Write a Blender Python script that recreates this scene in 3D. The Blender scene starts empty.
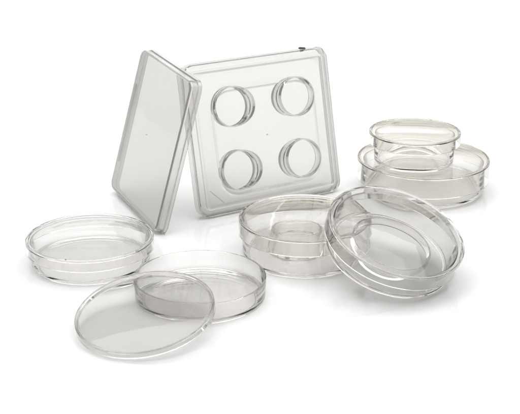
import bpy, bmesh, math, random
from mathutils import Vector, Matrix
# one unit = one centimetre
random.seed(7)
S = bpy.context.scene
S.unit_settings.scale_length = 0.01
COL = S.collection
PI = math.pi

# ------------------------------------------------------------------ materials
def plastic(name, tint, absorb, rough=0.012, wave=0.2, wscale=0.5, ior=1.52, haze=0.0, seed=0.0, hue=(1, 1.03, 1.14), stretch=(1, 1, 1)):
    """clear injection-moulded polystyrene: slightly wavy, a trace of milkiness"""
    m = bpy.data.materials.new(name); m.use_nodes = True
    nt = m.node_tree; N = nt.nodes; L = nt.links
    p = N['Principled BSDF']
    p.inputs['Base Color'].default_value = (*tint, 1)
    p.inputs['IOR'].default_value = ior
    p.inputs['Transmission Weight'].default_value = 1.0
    tc = N.new('ShaderNodeTexCoord'); mp = N.new('ShaderNodeMapping')
    mp.inputs['Location'].default_value = (seed, seed * 1.7, seed * .6)
    mp.inputs['Scale'].default_value = stretch
    L.new(tc.outputs['Object'], mp.inputs['Vector'])
    n1 = N.new('ShaderNodeTexNoise'); n1.inputs['Scale'].default_value = wscale; n1.inputs['Detail'].default_value = 2.0
    L.new(mp.outputs[0], n1.inputs['Vector'])
    b = N.new('ShaderNodeBump'); b.inputs['Strength'].default_value = wave; b.inputs['Distance'].default_value = 0.05
    L.new(n1.outputs['Fac'], b.inputs['Height']); L.new(b.outputs[0], p.inputs['Normal'])
    # handling scuffs: roughness varies in faint patches
    n2 = N.new('ShaderNodeTexNoise'); n2.inputs['Scale'].default_value = 2.3; n2.inputs['Detail'].default_value = 5.0
    L.new(mp.outputs[0], n2.inputs['Vector'])
    mr = N.new('ShaderNodeMapRange'); mr.inputs['From Min'].default_value = .45; mr.inputs['From Max'].default_value = .8
    mr.inputs['To Min'].default_value = rough; mr.inputs['To Max'].default_value = rough * 5
    L.new(n2.outputs['Fac'], mr.inputs['Value']); L.new(mr.outputs[0], p.inputs['Roughness'])
    # the body of the plastic swallows a little light, so thick and edge-on places go grey
    va = N.new('ShaderNodeVolumeAbsorption'); va.inputs['Density'].default_value = absorb * 2
    va.inputs['Color'].default_value = (*[1 - .5 * h for h in hue], 1)
    L.new(va.outputs[0], N['Material Output'].inputs['Volume'])
    if haze > 0:
        d = N.new('ShaderNodeBsdfDiffuse'); d.inputs['Color'].default_value = (.72, .72, .70, 1)
        mx = N.new('ShaderNodeMixShader'); mx.inputs[0].default_value = haze
        L.new(p.outputs[0], mx.inputs[1]); L.new(d.outputs[0], mx.inputs[2])
        L.new(mx.outputs[0], N['Material Output'].inputs['Surface'])
    return m

M_clear = plastic('clear_polystyrene', (.999, .994, .988), 0.04, seed=1, ior=1.4)
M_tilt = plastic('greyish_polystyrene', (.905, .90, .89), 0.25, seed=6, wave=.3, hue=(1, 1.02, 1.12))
M_cream = plastic('warm_polystyrene', (.999, .994, .986), 0.04, seed=4, hue=(1, 1.05, 1.25), ior=1.4)
M_warm = plastic('creamy_polystyrene', (.999, .996, .989), 0.03, seed=8, wave=.12, hue=(1, 1.06, 1.35), ior=1.38)
M_open = plastic('pinkish_grey_polystyrene', (.965, .955, .945), 0.22, seed=5, wave=.12)
M_grey = plastic('neutral_polystyrene', (.905, .90, .888), 0.4, seed=3, wave=.13, haze=.02)
M_plate = plastic('plate_polystyrene', (.80, .792, .778), 0.3, seed=11, wave=.2, haze=.04)
M_plid = plastic('plate_lid_polystyrene', (.87, .858, .842), 0.2, seed=15, wave=.28, haze=.20)

M_warm_lid = plastic('creamy_lid_polystyrene', (.997, .991, .978), 0.45, seed=9, wave=.12, hue=(1, 1.06, 1.35), ior=1.4)
M_clear_lid = plastic('clear_lid_polystyrene', (.999, .994, .988), 0.18, seed=2, wave=.32, ior=1.44)

M_cream_lid = plastic('warm_lid_polystyrene', (.996, .988, .974), .40, seed=12, wave=.3, hue=(1, 1.06, 1.3), ior=1.44)

M_well = plastic('well_polystyrene', (.93, .925, .915), .3, seed=17, wave=.25, haze=.02)

def simple(name, col, rough, metallic=0):
    m = bpy.data.materials.new(name); m.use_nodes = True
    p = m.node_tree.nodes['Principled BSDF']
    p.inputs['Base Color'].default_value = (*col, 1); p.inputs['Roughness'].default_value = rough
    p.inputs['Metallic'].default_value = metallic
    return m
M_dark_grey = simple('smoky_grey_plastic', (.16, .16, .155), .3)
M_mark = simple('pale_grey_mark', (.55, .54, .52), .4)

M_gate_clear = simple('cloudy_nub_plastic', (.78, .77, .74), .4)

def sweep_material():
    m = bpy.data.materials.new('white_acrylic'); m.use_nodes = True
    nt = m.node_tree; N = nt.nodes; L = nt.links; p = N['Principled BSDF']
    p.inputs['Base Color'].default_value = (.86, .86, .86, 1)
    p.inputs['IOR'].default_value = 1.6
    tc = N.new('ShaderNodeTexCoord'); n = N.new('ShaderNodeTexNoise')
    n.inputs['Scale'].default_value = .8; n.inputs['Detail'].default_value = 4
    L.new(tc.outputs['Object'], n.inputs['Vector'])
    mr = N.new('ShaderNodeMapRange'); mr.inputs['To Min'].default_value = .06; mr.inputs['To Max'].default_value = .10
    L.new(n.outputs['Fac'], mr.inputs['Value']); L.new(mr.outputs[0], p.inputs['Roughness'])
    return m

# ------------------------------------------------------------------ mesh helpers
def link_mesh(name, bm, mat, parent=None, sharp=12, loc=(0, 0, 0)):
    bmesh.ops.recalc_face_normals(bm, faces=bm.faces)
    me = bpy.data.meshes.new(name); bm.to_mesh(me); bm.free()
    for f in me.polygons: f.use_smooth = True
    me.set_sharp_from_angle(angle=math.radians(sharp))
    me.materials.append(mat)
    o = bpy.data.objects.new(name, me); COL.objects.link(o)
    o.location = loc
    if parent: o.parent = parent
    return o

def rounded(points, k=5):
    """points: (r, z, fillet). returns the profile with the corners filleted"""
    out = []; n = len(points)
    for i, (x, z, f) in enumerate(points):
        if f <= 0 or i == 0 or i == n - 1: out.append((x, z)); continue
        p = Vector((x, z)); a = Vector(points[i - 1][:2]); b = Vector(points[i + 1][:2])
        u = (a - p).normalized(); v = (b - p).normalized()
        ang = u.angle(v); d = min(f / math.tan(ang / 2), .49 * (a - p).length, .49 * (b - p).length)
        r = d * math.tan(ang / 2)
        c = p + (u + v).normalized() * (r / math.sin(ang / 2))
        s = p + u * d - c; e = p + v * d - c
        th = math.atan2(s.x * e.y - s.y * e.x, s.dot(e))
        for j in range(k + 1):
            t = th * j / k
            q = c + Vector((s.x * math.cos(t) - s.y * math.sin(t), s.x * math.sin(t) + s.y * math.cos(t)))
            out.append((q.x, q.y))
    return out

def lathe(profile, n=224, closed=False, wob=None):
    """profile in (r, z). r == 0 ends become poles; closed joins last to first (ring)."""
    bm = bmesh.new(); rings = []
    for r, z in profile:
        if r < 1e-6: rings.append([bm.verts.new((0, 0, z))])
        else:
            ring = []
            for i in range(n):
                a = 2 * PI * i / n
                dr, dz = wob(a, r, z) if wob else (0, 0)
                ring.append(bm.verts.new(((r + dr) * math.cos(a), (r + dr) * math.sin(a), z + dz)))
            rings.append(ring)
    pairs = list(zip(rings, rings[1:]))
    if closed: pairs.append((rings[-1], rings[0]))
    for A, B in pairs:
        for i in range(n):
            j = (i + 1) % n
            if len(A) == 1 and len(B) == 1: break
            if len(A) == 1: bm.faces.new((A[0], B[i], B[j]))
            elif len(B) == 1: bm.faces.new((A[i], A[j], B[0]))
            else: bm.faces.new((A[i], A[j], B[j], B[i]))
    return bm

def wobble(amp, ph):
    return lambda a, r, z: (amp * (math.sin(2 * a + ph) + .6 * math.sin(3 * a + 2.1 * ph)), amp * .5 * math.sin(2 * a + 1.3 * ph))

def base_bm(R, h, t=.08, floor=.09, foot=.05, taper=.03, ph=0.):
    """open dish: slightly drafted wall, floor lifted on a small foot ring"""
    pts = [(0, foot, 0), (R - taper - .20, foot, .01), (R - taper - .16, 0.004, .015), (R - taper - .03, 0.004, .03), (R - taper + .0, .06, .02),
           (R, h, .025), (R - t, h, .025), (R - t - taper - .01, foot + floor, .07), (0, foot + floor, 0)]
    return lathe(rounded(pts), wob=wobble(.006, ph))

def lid_bm(R, H, skirt, t=.09, ridge=.02, ph=0.):
    """lid: top plate inside a low stacking ridge, skirt hanging down, H = top height"""
    pts = [(0, H - ridge, 0), (R - .15, H - ridge, .01), (R - .12, H, .012), (R - .03, H, .012), (R + .005, H - .035, .02),
           (R + .02, H - skirt, .015), (R + .02 - t, H - skirt, .015), (R - t, H - ridge - t, .025), (0, H - ridge - t, 0)]
    return lathe(rounded(pts), wob=wobble(.006, ph))

def ring_bm(ri, ro, z0, z1, slope=.0):
    pts = [(ri, z0), (ro + slope, z0), (ro, z1 - .02), (ro - .02, z1), (ri + .02, z1), (ri, z1 - .02)]
    return lathe(pts, closed=True)

def rrect_loop(w, h, r, k=10):
    r = max(.02, min(r, w - .01, h - .01)); out = []
    for cx, cz, a0 in ((w - r, h - r, 0), (-(w - r), h - r, PI / 2), (-(w - r), -(h - r), PI), (w - r, -(h - r), 1.5 * PI)):
        for i in range(k + 1):
            a = a0 + PI / 2 * i / k
            out.append((cx + r * math.cos(a), cz + r * math.sin(a)))
    return out

def loft(W, H, rad, levels, k=12, inner=(), tail=()):
    """levels (inset, y[, radius]); loops in the x-z plane, capped at both ends; z runs from 0 to H"""
    bm = bmesh.new(); loops = []
    for w, h, cx, cz, r, y in inner:            # an off-centre sunken square
        loops.append([bm.verts.new((x + cx, y, z + H / 2 + cz)) for x, z in rrect_loop(w, h, r, k)])
    for lv in levels:
        ins, y = lv[:2]; r = lv[2] if len(lv) > 2 else max(.04, rad - ins)
        loops.append([bm.verts.new((x, y, z + H / 2)) for x, z in rrect_loop(W / 2 - ins, H / 2 - ins, r, k)])
    for w, h, cx, cz, r, y in tail:
        loops.append([bm.verts.new((x + cx, y, z + H / 2 + cz)) for x, z in rrect_loop(w, h, r, k)])
    for A, B in zip(loops, loops[1:]):
        n = len(A)
        for i in range(n):
            j = (i + 1) % n
            bm.faces.new((A[i], A[j], B[j], B[i]))
    bm.faces.new(loops[0]); bm.faces.new(loops[-1])
    return bm

def box_into(bm, c, s, rot=None, bev=.012):
    r = bmesh.ops.create_cube(bm, size=1)
    M = Matrix.Translation(c) @ (rot or Matrix.Identity(4)) @ Matrix.Diagonal((*s, 1))
    bmesh.ops.transform(bm, matrix=M, verts=r['verts'])
    if bev:
        es = list({e for v in r['verts'] for e in v.link_edges})
        bmesh.ops.bevel(bm, geom=es, offset=bev, segments=2, affect='EDGES')

def moulded_mark(rad, a0, a1, z, n, h=.12):
    """a short run of raised moulded strokes too small to read, along an arc"""
    bm = bmesh.new()
    for i in range(n):
        a = a0 + (a1 - a0) * i / (n - 1)
        if random.random() < .15: continue
        hh = h * random.uniform(.6, 1)
        rot = Matrix.Rotation(a, 4, 'Z')
        c = Vector((rad * math.cos(a), rad * math.sin(a), z))
        box_into(bm, c, (hh, .022, .012), rot, 0)
        if random.random() < .6:
            c2 = Vector(((rad + random.uniform(-.4, .4) * hh) * math.cos(a + .018), (rad) * math.sin(a + .018), z))
            box_into(bm, c2, (.022, .05, .012), rot, 0)
    return bm

def thing(name, label, cat, loc=(0, 0, 0), rot=None, group=None):
    o = bpy.data.objects.new(name, None); COL.objects.link(o)
    o.empty_display_size = .5
    if rot is None: o.location = loc
    else: o.matrix_world = Matrix.Translation(loc) @ rot.to_4x4()
    o['label'] = label; o['category'] = cat
    if group: o['group'] = group
    return o

def rot_to(n, spin=0.):
    q = Vector((0, 0, 1)).rotation_difference(Vector(n).normalized())
    return (q.to_matrix() @ Matrix.Rotation(spin, 3, 'Z'))

# ------------------------------------------------------------------ the setting: one white acrylic sweep
def build_sweep():
    bm = bmesh.new(); prof = [(-26, 0), (-10, 0), (0, 0), (20, 0), (40, 0), (60, 0), (80, 0), (100, 0), (138, 0)]
    for i in range(1, 17):
        t = PI / 2 * i / 16
        prof.append((138 + 30 * math.sin(t), 30 - 30 * math.cos(t)))
    prof += [(168, 70), (168, 118)]
    def half(y): return 22 + (y + 26) * .44
    V = [[bm.verts.new((half(y) * k, y, z)) for k in (-1, -.5, 0, .5, 1)] for y, z in prof]
    for A, B in zip(V, V[1:]):
        for i in range(4): bm.faces.new((A[i], A[i + 1], B[i + 1], B[i]))
    o = link_mesh('tabletop', bm, sweep_material(), sharp=30)
    o['kind'] = 'structure'
build_sweep()

# ------------------------------------------------------------------ the dishes
# low dish, closed, at the left
d = thing('petri_dish', 'shallow closed petri dish at the far left, beside the upright lid of the plate', 'petri dish', (-6.93, -6.18, 0))
link_mesh('dish_base', base_bm(2.43, .98, ph=.4), M_clear, d)
l = link_mesh('lid', lid_bm(2.58, 1.11, .48, ph=1.1), M_clear_lid, d)
link_mesh('moulded_mark', moulded_mark(1.85, math.radians(128), math.radians(150), 1.088, 14), M_clear, l)
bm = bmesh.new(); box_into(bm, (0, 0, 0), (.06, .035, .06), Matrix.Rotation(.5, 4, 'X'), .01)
link_mesh('dark_mark', bm, M_dark_grey, l, loc=(-.60, -2.44, 1.12))  # dark gate mark on the lid's front rim

# open low dish in front
d = thing('petri_dish', 'open shallow petri dish base in front, under the edge of the loose round lid', 'petri dish', (-2.29, -9.46, 0))
link_mesh('dish_base', base_bm(2.53, .82, ph=2.0), M_open, d)

# its lid, leaning on the rim
n = Vector((-.111, -.155, .982)).normalized()
lift = Vector((-4.149, -12.29, .756 + .035))
d = thing('dish_lid', 'loose round lid nearest the viewer, leaning on the rim of the open dish', 'lid', lift - n * .28, rot_to(n))
link_mesh('lid', lid_bm(2.525, .28, .26, ph=.2, ridge=.02), M_grey, d)

# dish with a small centre well
d = thing('centre_well_dish', 'closed petri dish with a small round centre well, lying flat before the four well plate', 'petri dish', (1.80, -5.42, 0))
b = link_mesh('dish_base', base_bm(2.55, 1.52, ph=.9), M_cream, d)
link_mesh('centre_well', ring_bm(1.04, 1.10, .145, .95, .16), M_cream, b, loc=(-.28, .10, 0))
l = link_mesh('lid', lid_bm(2.67, 1.67, .68, ph=.0), M_cream_lid, d)
link_mesh('moulded_mark', moulded_mark(2.05, math.radians(118), math.radians(138), 1.648, 12), M_cream, l)

# tilted dish with a wide centre well
n = Vector((.235, -.288, .929)).normalized()
d = thing('centre_well_dish', 'tilted petri dish with a wide oval looking centre well, propped on the dish beside it', 'petri dish', (5.03, -7.70, 2.55 * math.sqrt(1 - n.z ** 2)), rot_to(n))
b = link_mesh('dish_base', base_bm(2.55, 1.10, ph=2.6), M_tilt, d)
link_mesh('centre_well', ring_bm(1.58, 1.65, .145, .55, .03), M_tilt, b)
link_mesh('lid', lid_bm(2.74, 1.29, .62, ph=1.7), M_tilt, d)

# large dish at the back right
d = thing('petri_dish', 'widest closed petri dish at the back right, carrying a small dish on its lid', 'petri dish', (7.78, 2.52, 0))
link_mesh('dish_base', base_bm(2.88, 1.40, ph=.3, foot=.07), M_warm, d)
link_mesh('lid', lid_bm(3.12, 1.60, 1.0, ph=2.2, ridge=.02), M_warm_lid, d)

# small dish on top
d = thing('petri_dish', 'smallest closed petri dish, standing on the lid of the widest one', 'petri dish', (7.24, 2.00, 1.605))
link_mesh('dish_base', base_bm(1.88, 1.28, ph=1.3), M_warm, d)
l = link_mesh('lid', lid_bm(2.13, 1.46, .54, ph=.5), M_warm_lid, d)
link_mesh('moulded_mark', moulded_mark(1.55, math.radians(112), math.radians(128), 1.438, 10, .1), M_warm, l)

# ------------------------------------------------------------------ four well plate
def upright(mx, my, yaw, tilt):
    return Matrix.Rotation(yaw, 3, 'Z') @ Matrix.Rotation(-tilt, 3, 'X')
R4 = upright(0, 0, math.radians(30.37), math.radians(13.5))
PW, PH = 7.55, 6.90
p = thing('four_well_plate', 'square clear plate with four round wells, standing on edge and leaning back', 'well plate', (.74, -.02, .12), R4)
BX, BZ = .14, -.31
def sq(g, r, y): return (2.62 + g, 2.30 + g, BX, BZ, r, y)
body = loft(PW, PH, .55, [
    (.56, .20, .5), (.52, .195, .5), (.46, .16), (.43, .15), (.38, .15), (.35, .16), (.32, .21), (.30, .22),
    (.02, .22), (0, .24), (0, .34), (.02, .72), (.03, .74), (.09, .74), (.10, .72), (.10, .42), (.13, .37), (.38, .36), (.55, .36, .5)],
    inner=[sq(-.06, .86, .31), sq(-.03, .87, .31), sq(.0, .9, .30), sq(.08, .93, .21), sq(.11, .95, .20)],
    tail=[sq(.2, .98, .36), sq(.13, .95, .37), sq(.06, .92, .40), sq(.02, .90, .41)])
b = link_mesh('plate_body', body, M_plate, p)
def well_bm(side):
    # a cup wall: round inside, thickened to a crescent on the side that faces the plate's middle
    n = 96; prof = [(0, .125), (0, -.36), (.02, -.38), (1, -.38), (1, .125)]
    bm = bmesh.new(); rings = []
    ri = .86
    for f, y in ((0, .306), (0, -.12), (.12, -.16), (.88, -.16), (1, -.12), (1, .306)):
        ring = []
        for i in range(n):
            a = 2 * PI * i / n
            c = max(0, math.cos(a - (0 if side > 0 else PI)))
            th = .055 + .24 * c ** 2.2
            r = ri + th * f
            ring.append(bm.verts.new((r * math.cos(a), y, r * math.sin(a))))
        rings.append(ring)
    for A, B in zip(rings, rings[1:] + rings[:1]):
        for i in range(n):
            j = (i + 1) % n
            bm.faces.new((A[i], A[j], B[j], B[i]))
    return bm
for x in (-1.70, 1.70):
    for z in (-1.44, 1.44):
        link_mesh('well', well_bm(-x), M_well, p, loc=(x + BX - .12, 0, PH / 2 + z + BZ + .2))
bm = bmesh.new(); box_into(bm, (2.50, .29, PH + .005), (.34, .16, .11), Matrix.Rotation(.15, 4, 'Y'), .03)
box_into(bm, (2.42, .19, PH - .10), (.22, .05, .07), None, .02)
link_mesh('dark_mark', bm, M_dark_grey, p)  # two small opaque dark grey blocks on the plate's top rim
def nub(y):
    bm = bmesh.new(); bmesh.ops.create_cone(bm, cap_ends=True, segments=24, radius1=.04, radius2=.03, depth=.05)
    bmesh.ops.rotate(bm, cent=(0, 0, 0), matrix=Matrix.Rotation(PI / 2, 3, 'X'), verts=bm.verts)
    bmesh.ops.translate(bm, vec=(0, y, 0), verts=bm.verts); return bm
link_mesh('moulding_nub', nub(.286), M_gate_clear, p, loc=(BX, 0, PH / 2 + BZ + .1))
bm = bmesh.new(); box_into(bm, (-PW / 2 + .92, .192, .86), (.95, .03, .04), Matrix.Rotation(PI / 4, 4, 'Y'), .01)
link_mesh('corner_rib', bm, M_plate, p)

# ------------------------------------------------------------------ its lid
RL = upright(0, 0, math.radians(-64.1), math.radians(15.3)) @ Matrix.Rotation(math.radians(1.6), 3, 'Y')
LW, LH = 6.12, 6.79
q = thing('plate_lid', 'square clear plate lid standing on edge and leaning against the four well plate', 'lid', (-5.84, -.82, .225), RL)
lidb = loft(LW, LH, .40, [(.62, .0, .3), (.60, .0, .3), (.10, .0), (.05, .012), (.015, .04), (0, .09), (-.01, .30), (-.02, .32), (-.06, .33), (-.07, .35),
    (-.08, .50), (-.07, .51), (-.02, .51), (-.01, .50), (.00, .38), (.06, .35), (.07, .33), (.08, .14), (.11, .10), (.6, .09, .3)])
link_mesh('lid_shell', lidb, M_plid, q)
link_mesh('moulding_nub', nub(-.027), M_gate_clear, q, loc=(-.2, 0, LH / 2 + .1))
for sx in (-1,):
    bm = bmesh.new(); box_into(bm, (sx * (LW / 2 + .085), .20, LH * .47), (.15, .14, LH * .56), None, .03)
    link_mesh('grip_tab', bm, M_plid, q)

# ------------------------------------------------------------------ light
def area(name, loc, target, size, sizey, power, col=(1, 1, 1)):
    l = bpy.data.lights.new(name, 'AREA'); l.shape = 'RECTANGLE'; l.size = size; l.size_y = sizey
    l.energy = power; l.color = col
    o = bpy.data.objects.new(name, l); COL.objects.link(o)
    o.location = loc
    o.rotation_euler = (Vector(target) - Vector(loc)).to_track_quat('-Z', 'Y').to_euler()
    return o
area('softbox', (0, -1, 80), (0, -1, 0), 120, 96, 102000)
area('backdrop_light', (0, 46, 84), (0, 140, 26), 170, 36, 110000)

w = bpy.data.worlds.new('World'); S.world = w; w.use_nodes = True
bg = w.node_tree.nodes['Background']; bg.inputs['Color'].default_value = (1, 1, .99, 1); bg.inputs['Strength'].default_value = .40

# ------------------------------------------------------------------ camera
cam = bpy.data.cameras.new('camera'); co = bpy.data.objects.new('camera', cam); COL.objects.link(co)
e = math.radians(21); D = 53.
co.location = (0, -D * math.cos(e), D * math.sin(e))
co.rotation_euler = (PI / 2 - e, 0, 0)
cam.sensor_width = 36; cam.lens = 36 * 1150 / 520; cam.dof.use_dof = True; cam.dof.focus_distance = 48; cam.dof.aperture_fstop = .4; cam.clip_start = 1; cam.clip_end = 500
S.camera = co

S.render.engine = 'CYCLES'
c = S.cycles
c.max_bounces = 40; c.transmission_bounces = 40; c.glossy_bounces = 16; c.diffuse_bounces = 4; c.transparent_max_bounces = 16
c.caustics_refractive = True; c.caustics_reflective = True; c.blur_glossy = 0.3
c.sample_clamp_indirect = 6.0
c.use_denoising = True
try: c.denoiser = 'OPENIMAGEDENOISE'
except Exception: pass
S.view_settings.view_transform = 'Standard'; S.view_settings.look = 'None'
S.view_settings.exposure = -0.04; S.view_settings.gamma = 1.0
